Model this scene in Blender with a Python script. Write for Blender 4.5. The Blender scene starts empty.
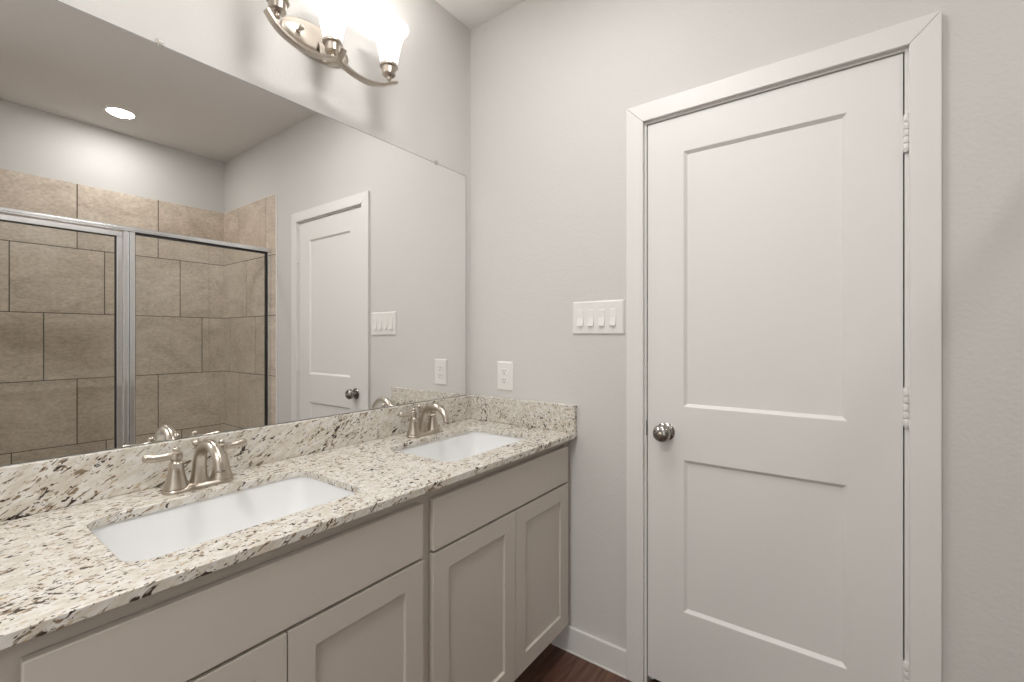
import bpy, bmesh, math, random
from mathutils import Vector, Matrix
R = math.radians
sc = bpy.context.scene
COL = sc.collection

# ------------------------------------------------------------------ camera, light, exposure
CAMX, CAMZ, F_PX, HY = 1.4363, 1.2647, 449.12, 337.63
cd = bpy.data.cameras.new('camera'); cam = bpy.data.objects.new('camera', cd); COL.objects.link(cam)
cam.location = (CAMX, 0, CAMZ); cam.rotation_euler = (R(90), 0, R(36.2276))
cd.sensor_fit = 'HORIZONTAL'; cd.sensor_width = 36; cd.lens = F_PX / 1024 * 36
cd.shift_y = -(341 - HY) / 1024; cd.clip_start = 0.01
sc.camera = cam
W_ = bpy.data.worlds.new('world'); sc.world = W_; W_.use_nodes = True
W_.node_tree.nodes['Background'].inputs[0].default_value = (1.0, 0.995, 0.985, 1)
W_.node_tree.nodes['Background'].inputs[1].default_value = 1.3       # added fill light, let in by a made-up doorway behind the camera
sc.view_settings.view_transform = 'Standard'; sc.view_settings.look = 'None'
sc.view_settings.gamma = 1; sc.view_settings.use_curve_mapping = False
sc.view_settings.exposure = 0.05
BULB_W, SHADE_E, CAN_W, FILL1_W, FILL2_W = 3.6, 1.0, 4.8, 4.2, 16.0
LAMP_COL = (1.0, 0.995, 0.985)

# ------------------------------------------------------------------ dimensions (metres)
L = 1.6227            # wall with the door
XW = 2.775            # far wall, behind the shower
CEIL, FZ = 2.743, -0.012
YR = -1.15            # wall behind the camera
XP, YP = 1.882, 0.10  # corner of the partition that ends the shower

# ------------------------------------------------------------------ materials
def new_mat(name):
    m = bpy.data.materials.new(name); m.use_nodes = True
    nt = m.node_tree; return m, nt, nt.nodes['Principled BSDF']
def mat(name, col, rough=0.5, metal=0.0, bump=0.0, bscale=200.0, spec=0.5, bdist=0.001, detail=2):
    m, nt, p = new_mat(name)
    p.inputs['Base Color'].default_value = (*col, 1); p.inputs['Roughness'].default_value = rough
    p.inputs['Metallic'].default_value = metal; p.inputs['Specular IOR Level'].default_value = spec
    if bump:
        tc = nt.nodes.new('ShaderNodeTexCoord'); n = nt.nodes.new('ShaderNodeTexNoise'); b = nt.nodes.new('ShaderNodeBump')
        n.inputs['Scale'].default_value = bscale; n.inputs['Detail'].default_value = detail
        b.inputs['Strength'].default_value = bump; b.inputs['Distance'].default_value = bdist
        nt.links.new(tc.outputs['Object'], n.inputs['Vector']); nt.links.new(n.outputs['Fac'], b.inputs['Height'])
        nt.links.new(b.outputs['Normal'], p.inputs['Normal'])
    return m
def ramp(nt, stops, interp='LINEAR'):
    r = nt.nodes.new('ShaderNodeValToRGB'); cr = r.color_ramp; cr.interpolation = interp
    while len(cr.elements) > 1: cr.elements.remove(cr.elements[0])
    cr.elements[0].position = stops[0][0]; cr.elements[0].color = stops[0][1]
    for p, c in stops[1:]:
        e = cr.elements.new(p); e.color = c
    return r
def g4(v): return (v, v, v, 1)
def mix(nt, fac, a, b):
    n = nt.nodes.new('ShaderNodeMix'); n.data_type = 'RGBA'
    if hasattr(fac, 'links'): nt.links.new(fac, n.inputs[0])
    else: n.inputs[0].default_value = fac
    for v, i in ((a, 6), (b, 7)):
        if isinstance(v, tuple): n.inputs[i].default_value = (*v, 1)
        else: nt.links.new(v, n.inputs[i])
    return n.outputs[2]

M = {}
M['wall'] = mat('painted_drywall', (0.63, 0.612, 0.59), 0.75, bump=0.28, bscale=85, bdist=0.003, spec=0.3)
M['ceiling'] = mat('ceiling_paint', (0.74, 0.715, 0.69), 0.85, bump=0.25, bscale=60, bdist=0.002, spec=0.2)
M['trim'] = mat('white_semigloss_paint', (0.745, 0.73, 0.705), 0.38)
M['door'] = mat('white_door_paint', (0.745, 0.73, 0.705), 0.42)
M['cab'] = mat('greige_cabinet_paint', (0.55, 0.505, 0.45), 0.42)
M['cab_in'] = mat('cabinet_shadow_wood', (0.30, 0.275, 0.245), 0.6)
M['plastic'] = mat('white_plastic', (0.78, 0.765, 0.735), 0.3)
M['slot'] = mat('dark_slot', (0.08, 0.075, 0.07), 0.6)
M['nickel'] = mat('brushed_nickel', (0.52, 0.465, 0.40), 0.28, 1.0)
M['nickel_dark'] = mat('satin_nickel_knob', (0.36, 0.34, 0.32), 0.16, 1.0)
M['chrome'] = mat('polished_aluminium', (0.83, 0.84, 0.86), 0.16, 1.0)
M['gasket'] = mat('black_gasket', (0.02, 0.02, 0.02), 0.6)
M['porcelain'] = mat('white_porcelain', (0.82, 0.82, 0.815), 0.12)
M['caulk'] = mat('white_caulk', (0.80, 0.78, 0.74), 0.5)
M['grout'] = mat('grey_brown_grout', (0.12, 0.10, 0.08), 0.9)
M['black'] = mat('dark_closet', (0.10, 0.11, 0.09), 0.9)
M['pan'] = mat('shower_pan_acrylic', (0.8, 0.79, 0.77), 0.3)

m, nt, p = new_mat('mirror_silver')
p.inputs['Base Color'].default_value = (0.92, 0.922, 0.915, 1); p.inputs['Metallic'].default_value = 1; p.inputs['Roughness'].default_value = 0.0
M['mirror'] = m
M['mirror_edge'] = mat('mirror_edge_glass', (0.17, 0.175, 0.17), 0.3)

def see_glass(name, tint, base=0.05, rough=0.0):
    m, nt, p = new_mat(name); nt.nodes.remove(p)
    o = nt.nodes['Material Output']; t = nt.nodes.new('ShaderNodeBsdfTransparent'); g = nt.nodes.new('ShaderNodeBsdfGlossy')
    fa = nt.nodes.new('ShaderNodeLayerWeight'); ms = nt.nodes.new('ShaderNodeMixShader'); fa.inputs['Blend'].default_value = .5
    pw = nt.nodes.new('ShaderNodeMath'); pw.operation = 'POWER'; pw.inputs[1].default_value = 5; nt.links.new(fa.outputs['Facing'], pw.inputs[0])
    lw = nt.nodes.new('ShaderNodeMath'); lw.operation = 'MULTIPLY_ADD'; lw.inputs[1].default_value = .96; lw.inputs[2].default_value = .04; nt.links.new(pw.outputs[0], lw.inputs[0])
    t.inputs[0].default_value = (*tint, 1); g.inputs['Roughness'].default_value = rough; g.inputs['Color'].default_value = (0.95, 0.97, 0.96, 1)
    nt.links.new(lw.outputs[0], ms.inputs[0]); nt.links.new(t.outputs[0], ms.inputs[1]); nt.links.new(g.outputs[0], ms.inputs[2])
    nt.links.new(ms.outputs[0], o.inputs['Surface']); return m
M['glass'] = see_glass('clear_shower_glass', (0.975, 0.985, 0.98))
M['clear'] = see_glass('clear_plastic', (0.96, 0.96, 0.95), rough=0.2)

# frosted glass lamp shade: lit from within
m, nt, p = new_mat('lit_frosted_shade')
p.inputs['Base Color'].default_value = (0.85, 0.84, 0.82, 1); p.inputs['Roughness'].default_value = 0.25
p.inputs['Emission Color'].default_value = (*LAMP_COL, 1); p.inputs['Emission Strength'].default_value = SHADE_E
M['shade'] = m
m, nt, p = new_mat('lit_lens')
p.inputs['Emission Color'].default_value = (*LAMP_COL, 1); p.inputs['Emission Strength'].default_value = 14
M['lens'] = m

# granite: cream ground, tan and grey patches, brown and black flecks drawn out along one slanting direction
def granite():
    m, nt, p = new_mat('speckled_granite'); N, K = nt.nodes, nt.links
    tc = N.new('ShaderNodeTexCoord'); m1 = N.new('ShaderNodeMapping'); m2 = N.new('ShaderNodeMapping')
    m1.inputs['Rotation'].default_value = (R(-33), 0, R(-8)); m2.inputs['Scale'].default_value = (1, 0.36, 1)
    K.new(tc.outputs['Object'], m1.inputs['Vector']); K.new(m1.outputs[0], m2.inputs['Vector'])
    def noise(scale, detail=3, rough=.55, vec=m2.outputs[0], dist=0.0):
        n = N.new('ShaderNodeTexNoise'); n.inputs['Scale'].default_value = scale; n.inputs['Detail'].default_value = detail
        n.inputs['Roughness'].default_value = rough; n.inputs['Distortion'].default_value = dist; K.new(vec, n.inputs['Vector']); return n.outputs['Fac']
    def off(v):
        a = N.new('ShaderNodeVectorMath'); a.operation = 'ADD'; a.inputs[1].default_value = v; K.new(m2.outputs[0], a.inputs[0]); return a.outputs[0]
    def th(src, lo, hi):
        r = ramp(nt, [(lo, g4(0)), (hi, g4(1))]); K.new(src, r.inputs[0]); return r.outputs[0]
    c = mix(nt, th(noise(60, 4), .38, .62), (0.71, 0.685, 0.64), (0.59, 0.54, 0.46))
    c = mix(nt, th(noise(125, 3, vec=off((3, 1, 2))), .60, .68), c, (0.46, 0.36, 0.235))
    c = mix(nt, th(noise(150, 3, vec=off((7, 4, 1))), .62, .70), c, (0.50, 0.475, 0.44))
    big = noise(14, 2, vec=off((5, 9, 4)))
    def fleck(scale, lo, vec, k):
        s = N.new('ShaderNodeMath'); s.operation = 'MULTIPLY_ADD'; s.inputs[1].default_value = k; K.new(big, s.inputs[0]); K.new(noise(scale, 2.5, .6, vec, .6), s.inputs[2])
        return th(s.outputs[0], lo, lo + .035)
    c = mix(nt, fleck(105, .705, off((1, 8, 3)), .20), c, (0.24, 0.175, 0.115))
    c = mix(nt, fleck(82, .728, off((2, 2, 9)), .20), c, (0.055, 0.038, 0.026))
    c = mix(nt, fleck(150, .735, off((6, 3, 6)), .20), c, (0.095, 0.07, 0.05))
    K.new(c, p.inputs['Base Color']); p.inputs['Roughness'].default_value = 0.27
    return m
M['granite'] = granite()

def tile_mat():
    m, nt, p = new_mat('beige_ceramic_tile'); N, K = nt.nodes, nt.links
    tc = N.new('ShaderNodeTexCoord'); geo = N.new('ShaderNodeNewGeometry')
    sc_ = N.new('ShaderNodeVectorMath'); sc_.operation = 'SCALE'; sc_.inputs[0].default_value = (17, 23, 31); K.new(geo.outputs['Random Per Island'], sc_.inputs['Scale'])
    ad = N.new('ShaderNodeVectorMath'); ad.operation = 'ADD'; K.new(tc.outputs['Object'], ad.inputs[0]); K.new(sc_.outputs[0], ad.inputs[1])
    mp = N.new('ShaderNodeMapping'); mp.inputs['Scale'].default_value = (1, 1, 1.8); K.new(ad.outputs[0], mp.inputs['Vector'])
    def noise(scale, detail, rough, dist=0):
        n = N.new('ShaderNodeTexNoise'); n.inputs['Scale'].default_value = scale; n.inputs['Detail'].default_value = detail
        n.inputs['Roughness'].default_value = rough; n.inputs['Distortion'].default_value = dist; K.new(mp.outputs[0], n.inputs['Vector']); return n.outputs['Fac']
    r = ramp(nt, [(.30, (0.49, 0.398, 0.310, 1)), (.55, (0.66, 0.56, 0.455, 1)), (.75, (0.76, 0.665, 0.56, 1))]); K.new(noise(3.6, 8, .68, .8), r.inputs[0])
    r2 = ramp(nt, [(.36, g4(.78)), (.62, g4(1.06))]); K.new(noise(42, 5, .7), r2.inputs[0])
    mm = N.new('ShaderNodeMix'); mm.data_type = 'RGBA'; mm.blend_type = 'MULTIPLY'; mm.inputs[0].default_value = 1
    K.new(r.outputs[0], mm.inputs[6]); K.new(r2.outputs[0], mm.inputs[7]); K.new(mm.outputs[2], p.inputs['Base Color'])
    p.inputs['Roughness'].default_value = 0.42
    return m
M['tile'] = tile_mat()

def wood_floor():
    m, nt, p = new_mat('dark_red_brown_plank'); N, K = nt.nodes, nt.links
    tc = N.new('ShaderNodeTexCoord'); rot = N.new('ShaderNodeMapping'); rot.inputs['Rotation'].default_value = (0, 0, R(90)); K.new(tc.outputs['Object'], rot.inputs['Vector'])
    br = N.new('ShaderNodeTexBrick'); br.inputs['Scale'].default_value = 1; br.inputs['Mortar Size'].default_value = .0012; br.inputs['Brick Width'].default_value = 1.2
    br.inputs['Row Height'].default_value = .15; br.inputs['Color1'].default_value = g4(.15); br.inputs['Color2'].default_value = g4(.85); br.inputs['Mortar'].default_value = g4(0)
    br.offset = .37; K.new(rot.outputs[0], br.inputs['Vector'])
    mp = N.new('ShaderNodeMapping'); mp.inputs['Scale'].default_value = (28, 1.6, 1); K.new(tc.outputs['Object'], mp.inputs['Vector'])
    n = N.new('ShaderNodeTexNoise'); n.inputs['Scale'].default_value = 2.2; n.inputs['Detail'].default_value = 6; n.inputs['Roughness'].default_value = .65; n.inputs['Distortion'].default_value = .6
    K.new(mp.outputs[0], n.inputs['Vector'])
    r = ramp(nt, [(.3, (0.055, 0.024, 0.016, 1)), (.52, (0.14, 0.066, 0.044, 1)), (.75, (0.26, 0.135, 0.095, 1))]); K.new(n.outputs['Fac'], r.inputs[0])
    c = mix(nt, .25, r.outputs[0], br.outputs['Color']); 
    mm = N.new('ShaderNodeMix'); mm.data_type = 'RGBA'; mm.blend_type = 'MULTIPLY'; mm.inputs[0].default_value = .35
    K.new(r.outputs[0], mm.inputs[6]); K.new(br.outputs['Color'], mm.inputs[7]); K.new(mm.outputs[2], p.inputs['Base Color'])
    p.inputs['Roughness'].default_value = 0.36
    return m
M['floor'] = wood_floor()

# ------------------------------------------------------------------ mesh helpers: everything is drawn in room coordinates
class MB:
    def __init__(s): s.bm = bmesh.new()
    def quad(s, pts): return s.bm.faces.new([s.bm.verts.new(p) for p in pts])
    def box(s, x0, x1, y0, y1, z0, z1):
        v = [s.bm.verts.new((x, y, z)) for z in (z0, z1) for y in (y0, y1) for x in (x0, x1)]
        for f in ((0, 2, 3, 1), (4, 5, 7, 6), (0, 1, 5, 4), (2, 6, 7, 3), (0, 4, 6, 2), (1, 3, 7, 5)): s.bm.faces.new([v[i] for i in f])
        return s
    def rings(s, rings, cap0=True, cap1=True):
        rv = [[s.bm.verts.new(p) for p in r] for r in rings]
        for a, b in zip(rv, rv[1:]):
            n = len(a)
            for i in range(n): s.bm.faces.new((a[i], a[(i + 1) % n], b[(i + 1) % n], b[i]))
        if cap0: s.bm.faces.new(rv[0][::-1])
        if cap1: s.bm.faces.new(rv[-1])
        return s
    def lathe(s, c, axis, prof, n=32, cap0=True, cap1=True):      # prof: (radius, distance along axis)
        c = Vector(c); a = Vector(axis).normalized(); u = a.orthogonal().normalized(); v = a.cross(u)
        return s.rings([[c + a * h + (u * math.cos(2 * math.pi * i / n) + v * math.sin(2 * math.pi * i / n)) * max(r, 1e-5) for i in range(n)] for r, h in prof], cap0, cap1)
    def ball(s, c, r, n=20):
        return s.lathe(c, (0, 0, 1), [(r * math.sin(math.pi * k / 12), -r * math.cos(math.pi * k / 12)) for k in range(13)], n)
    def sweep(s, pts, rad, n=16, up=(0, 1, 0), square=False):     # rad: (across, along up) per point or one pair
        P = [Vector(p) for p in pts]; up = Vector(up); R_ = rad if isinstance(rad, list) else [rad] * len(P); rings = []
        for k, p in enumerate(P):
            t = (P[min(k + 1, len(P) - 1)] - P[max(k - 1, 0)]).normalized(); a = t.cross(up).normalized(); b = a.cross(t).normalized(); ra, rb = R_[k]
            if square:
                q = [(-1, -.6), (-.85, -1), (.85, -1), (1, -.6), (1, .6), (.85, 1), (-.85, 1), (-1, .6)]
                rings.append([p + a * x * ra + b * y * rb for x, y in q])
            else: rings.append([p + a * math.cos(2 * math.pi * i / n) * ra + b * math.sin(2 * math.pi * i / n) * rb for i in range(n)])
        return s.rings(rings)
    def obj(s, name, m, parent=None, bevel=0.0, smooth=False, seg=2, angle=40):
        bmesh.ops.recalc_face_normals(s.bm, faces=s.bm.faces[:])
        me = bpy.data.meshes.new(name); o = bpy.data.objects.new(name, me); COL.objects.link(o)
        if parent:
            o.parent = parent; org = root_loc(parent); bmesh.ops.translate(s.bm, verts=s.bm.verts[:], vec=-org)
        for f in s.bm.faces: f.smooth = smooth
        if smooth:
            for e in s.bm.edges:
                if len(e.link_faces) == 2 and e.calc_face_angle(0) > R(angle): e.smooth = False
        s.bm.to_mesh(me); s.bm.free(); me.materials.append(M[m])
        if bevel:
            b = o.modifiers.new('bevel', 'BEVEL'); b.width = bevel; b.segments = seg; b.limit_method = 'ANGLE'; b.angle_limit = R(40)
        return o
def root_loc(o):
    v = Vector((0, 0, 0))
    while o: v = v + Vector(o.location); o = o.parent
    return v
def tag(o, label, cat, group=None):
    o['label'] = label; o['category'] = cat
    if group: o['group'] = group
    return o
def empty(name, loc, label, cat, group=None):
    o = bpy.data.objects.new(name, None); COL.objects.link(o); o.location = loc; o.empty_display_size = .05
    return tag(o, label, cat, group)
def struct(o): o['kind'] = 'structure'; return o
def copy_tree(o, parent=None):
    c = o.copy(); COL.objects.link(c)
    if parent: c.parent = parent
    for ch in list(o.children): copy_tree(ch, c)
    return c
def rrect(hx, hy, r, n=6):
    out = []
    for cx, cy, a0 in ((hx - r, hy - r, 0), (-hx + r, hy - r, 90), (-hx + r, -hy + r, 180), (hx - r, -hy + r, 270)):
        for k in range(n + 1):
            a = R(a0 + 90 * k / n); out.append((cx + r * math.cos(a), cy + r * math.sin(a)))
    return out
def smooth_path(pts, per=6):                                       # Catmull-Rom through the points
    P = [Vector(p) for p in pts]; P = [P[0] * 2 - P[1]] + P + [P[-1] * 2 - P[-2]]; out = []
    for i in range(1, len(P) - 2):
        for k in range(per):
            t = k / per; a, b, c, d = P[i - 1:i + 3]
            out.append(.5 * ((2 * b) + (c - a) * t + (2 * a - 5 * b + 4 * c - d) * t * t + (3 * b - a - 3 * c + d) * t ** 3))
    return out + [P[-2]]
def framed_slab(mb, f, u0, u1, v0, v1, thick, panels, bw, dep):    # f(u, v, depth); frame with sloped edges down to each panel
    us = sorted({u0, u1, *[q for p in panels for q in p[:2]]}); vs = sorted({v0, v1, *[q for p in panels for q in p[2:]]})
    for a, b in zip(us, us[1:]):
        for c, d in zip(vs, vs[1:]):
            if any(p[0] <= a and b <= p[1] and p[2] <= c and d <= p[3] for p in panels): continue
            mb.quad([f(a, c, 0), f(b, c, 0), f(b, d, 0), f(a, d, 0)])
    for p in panels:
        o = [(p[0], p[2]), (p[1], p[2]), (p[1], p[3]), (p[0], p[3])]; i = [(p[0] + bw, p[2] + bw), (p[1] - bw, p[2] + bw), (p[1] - bw, p[3] - bw), (p[0] + bw, p[3] - bw)]
        for k in range(4):
            k2 = (k + 1) % 4; mb.quad([f(*o[k], 0), f(*o[k2], 0), f(*i[k2], dep), f(*i[k], dep)])
            mb.quad([f(*i[k], dep), f(*i[k2], dep), f(*i[k2], thick), f(*i[k], thick)])
    c = [(u0, v0), (u1, v0), (u1, v1), (u0, v1)]
    for k in range(4): mb.quad([f(*c[k], 0), f(*c[(k + 1) % 4], 0), f(*c[(k + 1) % 4], thick), f(*c[k], thick)])
    for a, b in zip(us, us[1:]):
        for cc, d in zip(vs, vs[1:]):
            if any(p[0] <= a and b <= p[1] and p[2] <= cc and d <= p[3] for p in panels): continue
            mb.quad([f(a, cc, thick), f(b, cc, thick), f(b, d, thick), f(a, d, thick)])
    bmesh.ops.remove_doubles(mb.bm, verts=mb.bm.verts[:], dist=1e-5)
    return mb

# ------------------------------------------------------------------ the room
T = .12
struct(MB().box(-T, XW + T, YR - 1.2, L + .75, FZ - .1, FZ).obj('floor', 'floor'))
struct(MB().box(-T, XW + T, YR - T, L + .75, CEIL, CEIL + .1).obj('ceiling', 'ceiling'))
struct(MB().box(-T, 0, YR - T, L + T, FZ, CEIL).obj('wall_left', 'wall'))
DX0, DX1, DZ1 = .846, 1.591, 2.061                                  # rough opening in the door wall
struct(MB().box(0, DX0, L, L + T, FZ, CEIL).box(DX1, XW, L, L + T, FZ, CEIL).box(DX0, DX1, L, L + T, DZ1, CEIL).obj('wall_back', 'wall'))
struct(MB().box(XW, XW + T, YP - T, L + T, FZ, CEIL).obj('wall_right', 'wall'))
struct(MB().box(XP, XW, YP - T, YP, FZ, CEIL).obj('wall_partition', 'wall'))
struct(MB().box(XP, XP + T, YR, YP - T, FZ, CEIL).obj('wall_entry', 'wall'))
EX0, EX1, EZ = .85, 1.75, 2.06                                      # unseen doorway added behind the camera to let fill light in
struct(MB().box(0, EX0, YR - T, YR, FZ, CEIL).box(EX1, XP + T, YR - T, YR, FZ, CEIL).box(EX0, EX1, YR - T, YR, EZ, CEIL).obj('wall_front', 'wall'))
e = MB(); cw = .0635
e.box(EX0 - cw, EX0, YR, YR + .016, FZ, EZ + cw).box(EX1, EX1 + cw, YR, YR + .016, FZ, EZ + cw).box(EX0, EX1, YR, YR + .016, EZ, EZ + cw)
struct(e.obj('trim_2', 'trim', bevel=.002))
struct(MB().box(DX0 - .1, DX1 + .1, L + .72, L + .75, FZ, CEIL).box(DX0 - .13, DX0 - .1, L + T, L + .75, FZ, CEIL).box(DX1 + .1, DX1 + .13, L + T, L + .75, FZ, CEIL).obj('wall_closet', 'black'))

def base_run(name, segs):                                           # baseboard with eased top and a shoe line
    mb = MB()
    for x0, x1, y0, y1 in segs: mb.box(x0, x1, y0, y1, FZ, .089)
    return struct(mb.obj(name, 'trim', bevel=.004))
bb = base_run('baseboard_back', [(.462, .7885, L - .014, L), (1.649, XP, L - .014, L)])
s = MB().box(.462, .7885, L - .0165, L - .0135, FZ, FZ + .006).box(1.649, XP, L - .0165, L - .0135, FZ, FZ + .006).obj('caulk_line', 'caulk', bb)
base_run('baseboard_left', [(0, .014, YR, .055)])
base_run('baseboard_entry', [(XP - .014, XP, YR, YP)])
base_run('baseboard_front', [(.014, EX0 - cw, YR, YR + .014), (EX1 + cw, XP - .014, YR, YR + .014)])

# ------------------------------------------------------------------ door casing, jamb and door
CY = L - .017
CXL0, CXL1, CXR0, CXR1, CZ0, CZ1 = .7885, .8525, 1.5845, 1.6485, 2.0545, 2.1185
def prism_y(mb, poly, y0, y1):
    return mb.rings([[(x, y0, z) for x, z in poly], [(x, y1, z) for x, z in poly]])
casing = struct(prism_y(MB(), [(CXL0, FZ), (CXL1, FZ), (CXL1, CZ0), (CXL0, CZ1)], CY, L).obj('trim_1', 'trim', bevel=.0022))
prism_y(MB(), [(CXR0, FZ), (CXR1, FZ), (CXR1, CZ1), (CXR0, CZ0)], CY, L).obj('side_casing', 'trim', casing, bevel=.0022)
prism_y(MB(), [(CXL0 + .0006, CZ1), (CXL1 + .0006, CZ0), (CXR0 - .0006, CZ0), (CXR1 - .0006, CZ1)], CY, L).obj('head_casing', 'trim', casing, bevel=.0022)
j = MB()
j.box(DX0, .8605, L, L + T, FZ, DZ1).box(1.5765, DX1, L, L + T, FZ, DZ1).box(.8605, 1.5765, L, L + T, 2.0465, DZ1)
j.box(.8605, .8725, L + .039, L + .075, FZ, 2.0465).box(1.5645, 1.5765, L + .039, L + .075, FZ, 2.0465).box(.8725, 1.5645, L + .039, L + .075, 2.0345, 2.0465)
j.obj('door_jamb', 'trim', casing, bevel=.0012)
sp = MB().box(.8585, .8612, L - .0012, L + .028, .905, .962).obj('strike_plate', 'nickel_dark', casing, bevel=.001)

DL, DR, DT, DB, DF = .864, 1.5732, 2.043, .024, L + .002
fdoor = lambda u, v, d: (u, DF + d, v)
panels = [(.991, 1.4505, 1.0225, 1.918), (.991, 1.4505, .303, .8355)]
door = struct(framed_slab(MB(), fdoor, DL, DR, DB, DT, .035, panels, .011, .0095).obj('door_1', 'door', bevel=.0008, seg=1))
for p_ in panels:
    MB().box(p_[0] + .002, p_[1] - .002, DF + .0095, DF + .024, p_[2] + .002, p_[3] - .002).obj('panel', 'door', door)
for zb, zt in ((1.772, 1.868), (1.0245, 1.1265), (.284, .381)):
    hx, hy = 1.5795, L - .0065; h = MB(); n = 5; st = (zt - zb) / n
    for k in range(n):
        h.lathe((hx, hy, zb + st * k + .0006), (0, 0, 1), [(.0066, 0), (.0072, .001), (.0072, st - .0022), (.0066, st - .0012)], 20)
    hg = h.obj('hinge', 'trim', door, smooth=True)
    MB().box(hx - .0068, hx - .0018, hy + .001, L + .02, zb, zt).obj('hinge_leaf', 'trim', hg)
    MB().lathe((hx, hy, zb - .004), (0, 0, 1), [(.003, 0), (.0058, .001), (.0058, .004)], 16).lathe((hx, hy, zt - .0005), (0, 0, 1), [(.0058, 0), (.0058, .003), (.003, .0045)], 16).obj('hinge_pin', 'trim', hg, smooth=True)
kx, kz = .929, .9285
kn = MB().lathe((kx, DF, kz), (0, -1, 0), [(.014, .006), (.0125, .012), (.0125, .024), (.021, .027), (.0280, .034), (.0305, .043), (.0292, .052), (.0232, .0588), (.013, .0618), (.0078, .0623)], 40).obj('door_knob', 'nickel_dark', door, smooth=True, angle=60)
MB().lathe((kx, DF, kz), (0, -1, 0), [(.0325, 0), (.0325, .002), (.029, .006), (.0165, .008)], 40).obj('rosette', 'nickel_dark', kn, smooth=True)
MB().lathe((kx, DF - .0618, kz), (0, -1, 0), [(.0078, 0), (.0078, .003), (.0062, .0042)], 20).obj('lock_button', 'nickel', kn, smooth=True)

# ------------------------------------------------------------------ tiled shower surround
def tiled(name, axis, face, thick, a0, a1, first_joint, shift, sign=1):
    """tiles of .446 x .439 on a grout bed; axis 'x' = wall facing -x, 'y' = wall facing -y (or +y when thick < 0)"""
    P_, TOP, rows = .45, 2.3105, .443
    t, g = MB(), MB()
    def put(mb, u0, u1, z0, z1, d0, d1):
        lo, hi = sorted((face + thick * d0, face + thick * d1))
        if axis == 'x': mb.box(lo, hi, u0, u1, z0, z1)
        else: mb.box(u0, u1, lo, hi, z0, z1)
    put(g, a0, a1, FZ + .06, TOP - .001, .22, 1)
    for r in range(6):
        z1 = TOP - rows * r; z0 = max(z1 - rows + .0055, FZ + .06)
        if z1 <= z0 + .01: continue
        j0 = first_joint + shift * (0, .94, 1.94, 3, 4, 4.94)[r]; k0 = math.floor((a0 - j0) / P_)
        cuts = [a0] + [j0 + P_ * k for k in range(k0, k0 + 12) if a0 + .012 < j0 + P_ * k < a1 - .012] + [a1]
        for u0, u1 in zip(cuts, cuts[1:]):
            put(t, u0 + (.0029 if u0 > a0 else 0), u1 - (.0029 if u1 < a1 else 0), z0, z1, 0, .95)
    o = struct(t.obj(name, 'tile', bevel=.0008, seg=1)); g.obj('grout', 'grout', o); return o
tiled('wall_shower_right', 'x', 2.767, .008, YP, L, .716, .15)
side_tiles = tiled('wall_shower_back', 'y', L - .008, .008, XP, 2.767, 2.485, -.15)
MB().box(XP - .005, XP + .0015, L - .0085, L, FZ + .09, 2.3115).box(XP + .0015, 2.767, L - .0085, L, 2.3106, 2.3135).obj('edge_caulk', 'caulk', side_tiles, bevel=.001)
tiled('wall_shower_front', 'y', YP + .008, -.008, XP, 2.767, 2.33, .15)
SX = 1.962                                                          # plane of the shower glass (real side of the mirror image)
struct(MB().box(SX - .045, SX + .045, YP + .008, L - .008, FZ, .10).obj('trim_3', 'pan', bevel=.01))
struct(MB().box(SX + .045, 2.767, YP + .008, L - .008, FZ, .045).obj('floor_shower', 'pan', bevel=.004))

# framed glass shower enclosure
enc = empty('shower_enclosure', (SX, (YP + L) / 2, .1), 'silver-framed clear glass shower front with wide post before the beige tiles', 'shower door')
Y0, Y1 = YP + .008, L - .008
hdr = MB()
hdr.box(SX - .021, SX + .021, Y0, Y1, 1.888, 1.916)
hdr.obj('header_rail', 'chrome', enc, bevel=.004)
MB().box(SX - .026, SX - .021, Y0 + .03, Y1 - .028, 1.897, 1.908).obj('header_ridge', 'chrome', enc, bevel=.002)
MB().box(SX - .02, SX + .02, Y0, Y1, .10, .128).obj('threshold_rail', 'chrome', enc, bevel=.003)
PY0, PY1 = .772, .826                                               # wide post between door and fixed pane
po = MB(); po.box(SX - .019, SX + .019, PY0, PY0 + .022, .128, 1.888).box(SX - .014, SX + .014, PY0 + .022, PY1 - .026, .128, 1.888).box(SX - .020, SX + .020, PY1 - .026, PY1, .128, 1.888)
po.obj('post', 'chrome', enc, bevel=.003)
for a, b in ((Y0, Y0 + .026), (Y1 - .026, Y1)):
    MB().box(SX - .015, SX + .015, a, b, .128, 1.888).obj('wall_jamb', 'chrome', enc, bevel=.002)
fp = MB().box(SX - .003, SX + .003, PY1 + .004, Y1 - .029, .131, 1.884).obj('fixed_pane', 'glass', enc)
gk = MB(); w = .008
gk.box(SX - .009, SX + .009, PY1, PY1 + .004, .128, 1.888).box(SX - .011, SX + .011, Y1 - .037, Y1 - .026, .128, 1.888).box(SX - .011, SX + .011, PY1 + .004, Y1 - .037, 1.876, 1.888).box(SX - .009, SX + .009, PY1 + .004, Y1 - .037, .128, .136)
gk.obj('gasket', 'gasket', enc)
dY0, dY1 = Y0 + .03, PY0 - .004
dr = MB()
dr.box(SX - .016, SX + .010, dY0, dY1, 1.852, 1.882).box(SX - .016, SX + .010, dY0, dY1, .134, .164)
dr.box(SX - .016, SX + .010, dY0, dY0 + .026, .164, 1.852).box(SX - .016, SX + .010, dY1 - .026, dY1, .164, 1.852)
drf = dr.obj('door_frame', 'chrome', enc, bevel=.003)
MB().box(SX - .006, SX, dY0 + .02, dY1 - .02, .16, 1.856).obj('door_pane', 'glass', drf)
g2 = MB(); a, b = dY0 + .026, dY1 - .026
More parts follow.
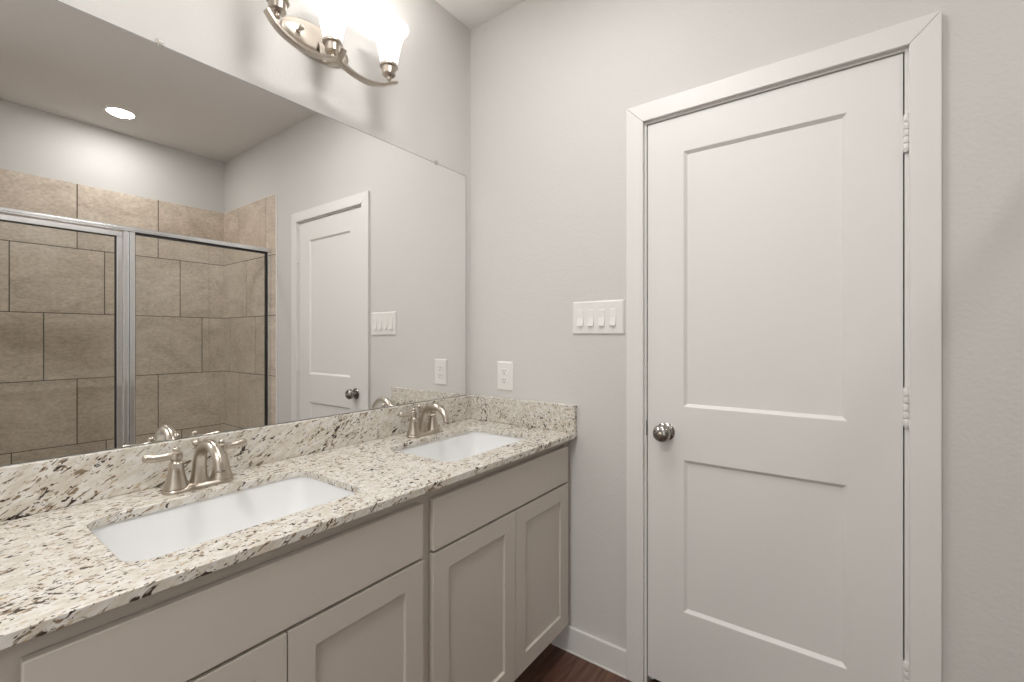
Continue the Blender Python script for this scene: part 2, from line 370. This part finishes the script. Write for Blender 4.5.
g2.box(SX - .010, SX + .004, b - .006, b, .164, 1.852).box(SX - .010, SX + .004, a, a + .006, .164, 1.852).box(SX - .010, SX + .004, a + .006, b - .006, 1.847, 1.852).box(SX - .010, SX + .004, a + .006, b - .006, .164, .169)
g2.obj('door_gasket', 'gasket', drf)
hp = smooth_path([(SX - .016, dY0 + .06, .98), (SX - .05, dY0 + .06, .985), (SX - .058, dY0 + .06, 1.02), (SX - .058, dY0 + .06, 1.13), (SX - .05, dY0 + .06, 1.165), (SX - .016, dY0 + .06, 1.17)], 5)
MB().sweep(hp, (.007, .007), 12).obj('pull_handle', 'chrome', drf, smooth=True)

# recessed ceiling light over the shower; same body for two added fill lights
def recessed(lx, ly, label, watts, k=1.0, name='recessed_light'):
    can = empty(name, (lx, ly, CEIL), label, 'ceiling light')
    MB().lathe((lx, ly, CEIL - .006), (0, 0, 1), [(.070 * k, .003), (.073 * k, 0), (.088 * k, .002), (.093 * k, .006), (.070 * k, .006)], 48, False, False).obj('trim_ring', 'trim', can, smooth=True)
    MB().lathe((lx, ly, CEIL - .002), (0, 0, 1), [(.0705 * k, 0), (.0705 * k, .0015)], 40).obj('lens', 'lens', can)
    ld = bpy.data.lights.new('can_lamp', 'AREA'); ld.shape = 'DISK'; ld.size = .13 * k; ld.energy = watts; ld.color = LAMP_COL
    lo = bpy.data.objects.new('can_lamp', ld); COL.objects.link(lo); lo.parent = can; lo.location = (0, 0, -.008)
recessed(2.392, .86, 'round recessed ceiling light glowing white above the shower, seen in the mirror', CAN_W)
recessed(.80, .80, 'added broad round fill light on the ceiling between the vanity and the white door', FILL1_W, 3.2, 'fill_ceiling_light')  # unseen lamp, added as a soft top light for the counter
recessed(1.07, -.68, 'added broad round fill light on the ceiling in front of the added doorway', FILL2_W, 3.2, 'fill_ceiling_light')  # unseen lamp, added to brighten door wall and counter from above

# ------------------------------------------------------------------ vanity
VY0, VY1, VF, VB, VT = .058, L, .536, .10, .86                      # ends, face of the frame, bottom, top
van = empty('vanity_cabinet', (.3, .84, FZ), 'greige double vanity cabinet with four shaker doors under the speckled granite top', 'cabinet')
b = MB()
b.box(.006, VF - .019, VY0, VY0 + .018, FZ, VT).box(.006, VF - .019, VY1 - .020, VY1 - .002, VB, VT).box(.006, VF - .019, VY0 + .018, VY1 - .020, VB, VB + .016)
b.box(.006, .014, VY0 + .018, VY1 - .020, VB + .016, VT).box(.014, VF - .019, .819, .837, VB + .016, .70)
b.obj('carcass', 'cab', van)
MB().box(.44, .455, VY0 + .018, VY1 - .002, FZ, VB).obj('toe_kick', 'cab', van)
ff = MB(); y0, y1 = VF - .019, VF
ff.box(y0, y1, VY0, VY0 + .045, VB, VT).box(y0, y1, .805, .852, VB, VT).box(y0, y1, VY1 - .045, VY1 - .001, VB, VT)
for a, c in ((VY0 + .045, .805), (.852, VY1 - .045)):
    ff.box(y0, y1, a, c, VT - .03, VT).box(y0, y1, a, c, .672, .70).box(y0, y1, a, c, VB, VB + .025)
ff.obj('face_frame', 'cab', van)
VD = .5555
for a, c in ((.097, .810), (.847, 1.583)):
    MB().box(VF + .0005, VD, a, c, .6905, .8305).obj('false_drawer_front', 'cab', van, bevel=.0018)
for a, c in ((.097, .4515), (.4545, .810), (.847, 1.2225), (1.2255, 1.583)):
    fd = lambda u, v, d: (VD - d, u, v)
    pn = (a + .058, c - .058, .117 + .058, .683 - .058)
    d = framed_slab(MB(), fd, a, c, .117, .683, VD - VF - .0005, [pn], .0015, .0085).obj('cabinet_door', 'cab', van, bevel=.0012)
    MB().box(VF + .003, VD - .0085, pn[0] + .001, pn[1] - .001, pn[2] + .001, pn[3] - .001).obj('center_panel', 'cab', d)

# granite top: rounded cutouts for two basins
SINKS = ((.313, .463), (.313, 1.235)); SHX, SHY = .156, .237
TX1, TY0, TZ0, TZ1 = .5765, .045, .8605, .8805
top = empty('countertop', (.3, .84, TZ0), 'long cream granite countertop with black and brown flecks on the greige vanity', 'countertop')
def plate_with_holes(outer, holes, z0, z1, bev):
    cu = bpy.data.curves.new('tmp', 'CURVE'); cu.dimensions = '2D'; cu.fill_mode = 'BOTH'
    for loop in [outer] + holes:
        sp_ = cu.splines.new('POLY'); sp_.points.add(len(loop) - 1); sp_.use_cyclic_u = True
        for q, pt in zip(sp_.points, loop): q.co = (pt[0], pt[1], 0, 1)
    cu.extrude = (z1 - z0) / 2 - bev; cu.bevel_depth = bev; cu.bevel_resolution = 2; cu.offset = -bev
    o = bpy.data.objects.new('tmp', cu); COL.objects.link(o); bpy.context.view_layer.update()
    me = bpy.data.meshes.new_from_object(o.evaluated_get(bpy.context.evaluated_depsgraph_get()))
    mb = MB(); mb.bm.from_mesh(me); bmesh.ops.translate(mb.bm, verts=mb.bm.verts[:], vec=(0, 0, (z0 + z1) / 2))
    bmesh.ops.remove_doubles(mb.bm, verts=mb.bm.verts[:], dist=1e-5)
    bpy.data.objects.remove(o); bpy.data.curves.remove(cu); bpy.data.meshes.remove(me); return mb
holes = [[(sx + x, sy + y) for x, y in rrect(SHX, SHY, .045, 10)] for sx, sy in SINKS]
plate_with_holes([(.004, TY0), (.5625, TY0), (.5775, L - .001), (.004, L - .001)], holes, TZ0, TZ1, .002).obj('slab', 'granite', top)
bs = MB().box(.002, .021, TY0, L - .002, TZ1 + .0003, .992).obj('backsplash', 'granite', top, bevel=.0018)
ss = MB().box(.0215, .5745, L - .021, L - .002, TZ1 + .0003, .992).obj('side_splash', 'granite', top, bevel=.0018)
MB().box(.0068, .0206, TY0, L - .0215, .9862, .9903).obj('caulk_bead', 'caulk', bs, bevel=.0008)  # white caulk, its colour also standing in for the splash's bright lit edge
MB().box(.0068, .5740, L - .0206, L - .0005, .9862, .9903).obj('caulk_bead', 'caulk', ss, bevel=.0008)  # caulk and the side splash's lit top edge in one white strip

# undermount basins
def make_basin(sx, sy):
    r = empty('undermount_sink', (sx, sy, TZ0 - .15), 'white rectangular undermount basin', 'sink', 'white basins under the granite top')
    prof = [(.020, .020, .055, 0), (.004, .004, .048, 0), (.003, .003, .047, -.006), (-.004, -.004, .045, -.05), (-.014, -.022, .042, -.105), (-.026, -.04, .04, -.128), (-.05, -.07, .04, -.138), (-.10, -.17, .03, -.142)]
    z = TZ0 - .0006
    inner = [[(sx + x, sy + y, z + dz) for x, y in rrect(SHX + ax, SHY + ay, rr)] for ax, ay, rr, dz in prof]
    outer = [[(sx + x, sy + y, z + dz - .012) for x, y in rrect(SHX + ax + .008, SHY + ay + .008, rr)] for ax, ay, rr, dz in reversed(prof)]
    outer[-1] = [(sx + x, sy + y, z - .012) for x, y in rrect(SHX + .020, SHY + .020, .045)]
    MB().rings(outer + inner, True, True).obj('basin', 'porcelain', r, smooth=True, angle=50)
    dn = MB().lathe((sx, sy, z - .1425), (0, 0, 1), [(.010, 0), (.031, .0005), (.033, .0025), (.028, .0038), (.020, .002)], 32).obj('drain', 'nickel', r, smooth=True)
    MB().lathe((sx, sy, z - .140), (0, 0, 1), [(.018, 0), (.0185, .005), (.012, .0075)], 24).obj('stopper', 'nickel', dn, smooth=True)
    return r
sA = make_basin(*SINKS[0]); sA['label'] = 'white rectangular undermount basin at the countertop end farther from the door wall'
sB = copy_tree(sA); sB.location = (*SINKS[1], TZ0 - .15); sB['label'] = 'white rectangular undermount basin next to the door wall and its side splash'

# two-handle centerset faucets
def make_faucet(fx, fy):
    z = TZ1 + .0004
    r = empty('faucet', (fx, fy, z), 'brushed nickel two-handle faucet', 'faucet', 'brushed nickel faucets on the granite top')
    def stad(hx, hy, dz): return [(fx + x, fy + y, z + dz) for x, y in rrect(hx, hy, hx * .999, 10)]
    MB().rings([stad(.0275, .079, 0), stad(.0285, .080, .003), stad(.0275, .079, .006), stad(.023, .0745, .010), stad(.0205, .072, .013)]).obj('base', 'nickel', r, smooth=True, angle=60)
    # spout: broad foot, tall arch, blunt tip reaching over the basin
    pts = [(fx - .004, fy, z + .006), (fx - .003, fy, z + .03), (fx, fy, z + .06), (fx + .010, fy, z + .088), (fx + .034, fy, z + .109), (fx + .066, fy, z + .117), (fx + .098, fy, z + .107), (fx + .120, fy, z + .086), (fx + .129, fy, z + .062)]
    ra = [(.0205, .0225), (.0175, .0180), (.0150, .0155), (.0138, .0145), (.0130, .0142), (.0125, .0138), (.0122, .0135), (.0122, .0134), (.0124, .0135)]
    sp_ = smooth_path(pts, 6); rr = []
    for k in range(len(sp_)):
        t = min(k / 6, len(ra) - 1.0001); i = int(t); u = t - i; rr.append((ra[i][0] * (1 - u) + ra[i + 1][0] * u, ra[i][1] * (1 - u) + ra[i + 1][1] * u))
    spo = MB().sweep(sp_, rr, 24).obj('spout', 'nickel', r, smooth=True, angle=60)
    t0, t1 = Vector(sp_[-2]), Vector(sp_[-1]); ax = (t1 - t0).normalized()
    MB().lathe(t1 - ax * .001, ax, [(.0095, 0), (.0095, .004), (.0075, .004), (.0075, .002)], 20).obj('aerator', 'nickel_dark', spo, smooth=True)
    MB().lathe((fx - .025, fy, z + .004), (0, 0, 1), [(.0025, 0), (.0025, .100)], 12).ball((fx - .025, fy, z + .108), .0085).obj('lift_rod', 'nickel', r, smooth=True)
    for s in (-1, 1):
        hy = fy + s * .0508
        h = MB().lathe((fx, hy, z + .010), (0, 0, 1), [(.0275, 0), (.0265, .004), (.0235, .012), (.0195, .028), (.0165, .044), (.0150, .054), (.0158, .056), (.0158, .0605), (.0125, .063), (.0112, .067), (.0112, .070)], 32).obj('handle', 'nickel', r, smooth=True, angle=35)
        MB().lathe((fx, hy, z + .080), (0, 0, 1), [(.0098, 0), (.0132, .002), (.0140, .010), (.0128, .017), (.0090, .0185), (.0062, .021), (.0075, .0235), (.0072, .028), (.0040, .0308), (.0005, .0315)], 28).obj('cap', 'nickel', h, smooth=True, angle=50)
        lp = [(fx, hy + s * .008, z + .090), (fx - .002, hy + s * .022, z + .090), (fx - .004, hy + s * .042, z + .0905), (fx - .006, hy + s * .052, z + .092), (fx - .0075, hy + s * .061, z + .0935), (fx - .008, hy + s * .065, z + .094)]
        lr = [(.0100, .0095), (.0085, .0085), (.0105, .0102), (.0112, .0105), (.0105, .0095), (.0070, .0060)]
        lpp = smooth_path(lp, 4); lrr = []
        for k in range(len(lpp)):
            t = min(k / 4, len(lr) - 1.0001); i = int(t); u = t - i; lrr.append((lr[i][0] * (1 - u) + lr[i + 1][0] * u, lr[i][1] * (1 - u) + lr[i + 1][1] * u))
        MB().sweep(lpp, lrr, 18, up=(0, 0, 1)).obj('lever', 'nickel', h, smooth=True, angle=60)
    return r
fA = make_faucet(.098, .4595); fA['label'] = 'brushed nickel arched two-lever faucet behind the basin farther from the door wall'
fB = copy_tree(fA); fB.location = (.098, 1.232, TZ1 + .0004); fB['label'] = 'brushed nickel arched two-lever faucet behind the basin next to the door wall'

# ------------------------------------------------------------------ mirror with clear clips
MZ0, MZ1, MY0, MY1 = .9905, 2.0285, .06, 1.5855
mir = empty('wall_mirror', (0, .83, MZ0), 'large frameless wall mirror above the granite backsplash', 'mirror')
MB().box(.0005, .0055, MY0, MY1, MZ0, MZ1).obj('glass_plate', 'mirror_edge', mir)
MB().box(.0056, .0062, MY0 + .0018, MY1 - .0032, MZ0 + .0042, MZ1 - .0024).obj('silvered_face', 'mirror', mir)
for cy in (.400, 1.391):
    c = MB().lathe((.0064, cy, MZ1 + .002), (1, 0, 0), [(.0105, 0), (.0115, .0006), (.0115, .0028), (.0095, .0042)], 28).box(.0005, .0064, cy - .008, cy + .008, MZ1 + .0006, MZ1 + .0113)
    cl = c.obj('mirror_clip', 'clear', mir, smooth=True)
    MB().lathe((.0106, cy, MZ1 + .005), (1, 0, 0), [(.0034, 0), (.0034, .0006), (.002, .0012)], 16).obj('clip_screw', 'nickel', cl)

# ------------------------------------------------------------------ vanity light: three bell shades on a bowed bar
VLY, VLX = .84, .13
vl = empty('vanity_light', (0, VLY, 2.25), 'brushed nickel three-shade vanity light glowing on the wall above the mirror', 'wall light')
def ov(hy, hz, x): return [(x, VLY - .005 + hy * math.cos(2 * math.pi * k / 48), 2.262 + hz * math.sin(2 * math.pi * k / 48)) for k in range(48)]
MB().rings([ov(.122, .058, .0005), ov(.122, .058, .006), ov(.117, .053, .011), ov(.100, .043, .017), ov(.060, .024, .021), ov(.02, .008, .0222)]).obj('backplate', 'nickel', vl, smooth=True, angle=60)
bar = smooth_path([(VLX, VLY - .229, 2.190), (VLX - .001, VLY - .205, 2.164), (VLX - .003, VLY - .170, 2.146), (VLX - .006, VLY - .115, 2.138), (VLX - .010, VLY - .055, 2.148), (VLX - .012, VLY, 2.163),
                   (VLX - .010, VLY + .055, 2.148), (VLX - .006, VLY + .115, 2.143), (VLX - .003, VLY + .170, 2.158), (VLX - .001, VLY + .205, 2.178), (VLX, VLY + .229, 2.192)], 6)
MB().sweep(bar, (.0052, .0115), up=(1, 0, 0), square=True).obj('bowed_bar', 'nickel', vl, bevel=.0008)
ca = smooth_path([(.016, VLY, 2.262), (.028, VLY, 2.240), (.034, VLY, 2.205), (.052, VLY, 2.176), (.083, VLY, 2.163), (.112, VLY, 2.160), (.138, VLY, 2.170), (.156, VLY, 2.188)], 6)
MB().sweep(ca, (.0042, .0095), up=(0, 1, 0), square=True).obj('center_arm', 'nickel', vl, bevel=.0008)
for dy in (-.075, .055):
    f_ = MB().lathe((.019, VLY + dy, 2.262), (1, 0, 0), [(.009, 0), (.009, .003), (.0042, .005), (.0042, .012), (.0075, .015), (.0085, .020), (.006, .025), (.002, .027)], 20).obj('finial', 'nickel', vl, smooth=True)
def socket_and_shade(x, y, z):
    so = MB().lathe((x, y, z), (0, 0, 1), [(.0085, -.008), (.0085, 0), (.019, .001), (.0235, .006), (.0240, .030), (.0310, .032), (.0320, .036), (.0310, .040)], 32).obj('socket', 'nickel', vl, smooth=True, angle=35)
    MB().ball((x, y, z - .009), .0085).obj('finial', 'nickel', so, smooth=True)
    pr = [(.0285, .038), (.0300, .046), (.0325, .062), (.0370, .085), (.0420, .110), (.0480, .135), (.0570, .156), (.0668, .169), (.0708, .173)]
    inn = [(r_ - .0028, h_ + .0008) for r_, h_ in reversed(pr)]
    MB().lathe((x, y, z), (0, 0, 1), pr + inn, 48, False, True).obj('lamp_shade', 'shade', vl, smooth=True)
    bd = bpy.data.lights.new('bulb', 'POINT'); bd.energy = BULB_W; bd.color = LAMP_COL; bd.shadow_soft_size = .028
    bo = bpy.data.objects.new('bulb', bd); COL.objects.link(bo); bo.parent = vl; bo.location = Vector((x, y, z + .115)) - root_loc(vl)
socket_and_shade(VLX, VLY - .197, 2.198); socket_and_shade(.092, VLY, 2.194); socket_and_shade(VLX, VLY + .197, 2.200)

# ------------------------------------------------------------------ switch plate and outlet on the door wall
SX0, SX1, SZ0, SZ1 = .5555, .7755, 1.277, 1.4095
sw = empty('light_switch', ((SX0 + SX1) / 2, L, (SZ0 + SZ1) / 2), 'white four-gang light switch plate on the wall beside the door casing', 'light switch')
def bevel_plate(mb, x0, x1, z0, z1, y, t, e):
    return mb.rings([[(x, yy, z) for x, z in ((x0 + i, z0 + i), (x1 - i, z0 + i), (x1 - i, z1 - i), (x0 + i, z1 - i))] for i, yy in ((0, y), (0, y - t * .35), (e, y - t))])
bevel_plate(MB(), SX0, SX1, SZ0, SZ1, L - .0003, .0065, .006).obj('cover_plate', 'plastic', sw, bevel=.0008)
pitch = .0460; zc = (SZ0 + SZ1) / 2
for k in range(4):
    cx = (SX0 + SX1) / 2 - .003 + (k - 1.5) * pitch; ht, hw = .0335, .0125
    prof = [(zc + ht, L - .0068), (zc + ht - .004, L - .0085), (zc, L - .0095), (zc - ht + .002, L - .0150), (zc - ht, L - .0145), (zc - ht, L - .0068)]
    MB().rings([[(cx - hw, y, z) for z, y in prof], [(cx + hw, y, z) for z, y in prof]]).obj('rocker', 'plastic', sw, bevel=.0008)
    for dz in (-.0485, .0485):
        MB().lathe((cx, L - .0068, zc + dz), (0, -1, 0), [(.0030, 0), (.0030, .0006), (.0018, .0012)], 14).obj('screw', 'plastic', sw)
OX0, OX1, OZ0, OZ1 = .1660, .2540, 1.026, 1.157
ol = empty('wall_outlet', ((OX0 + OX1) / 2, L, (OZ0 + OZ1) / 2), 'white duplex electrical outlet on the door wall just above the side splash', 'outlet')
bevel_plate(MB(), OX0, OX1, OZ0, OZ1, L - .0003, .0065, .006).obj('cover_plate', 'plastic', ol, bevel=.0008)
ox, oz = (OX0 + OX1) / 2, (OZ0 + OZ1) / 2
for s in (-1, 1):
    zc2 = oz + s * .0195
    pts2 = [(x, z) for x, z in rrect(.0170, .0145, .0100, 6)]
    rc = MB().rings([[(ox + x * k, yy, zc2 + z * k) for x, z in pts2] for k, yy in ((1, L - .0066), (1, L - .0085), (.94, L - .0090))]).obj('receptacle', 'plastic', ol)
    sl = MB(); sl.box(ox - .0078, ox - .0052, L - .0093, L - .0088, zc2 - .001, zc2 + .0085).box(ox + .0052, ox + .0078, L - .0093, L - .0088, zc2 + .0005, zc2 + .0080)
    sl.lathe((ox, L - .0088, zc2 - .0075), (0, -1, 0), [(.0030, 0), (.0030, .0005)], 14).obj('slots', 'slot', rc)
MB().lathe((ox, L - .0066, oz), (0, -1, 0), [(.003, 0), (.003, .0008), (.0018, .0014)], 14).obj('screw', 'plastic', ol)
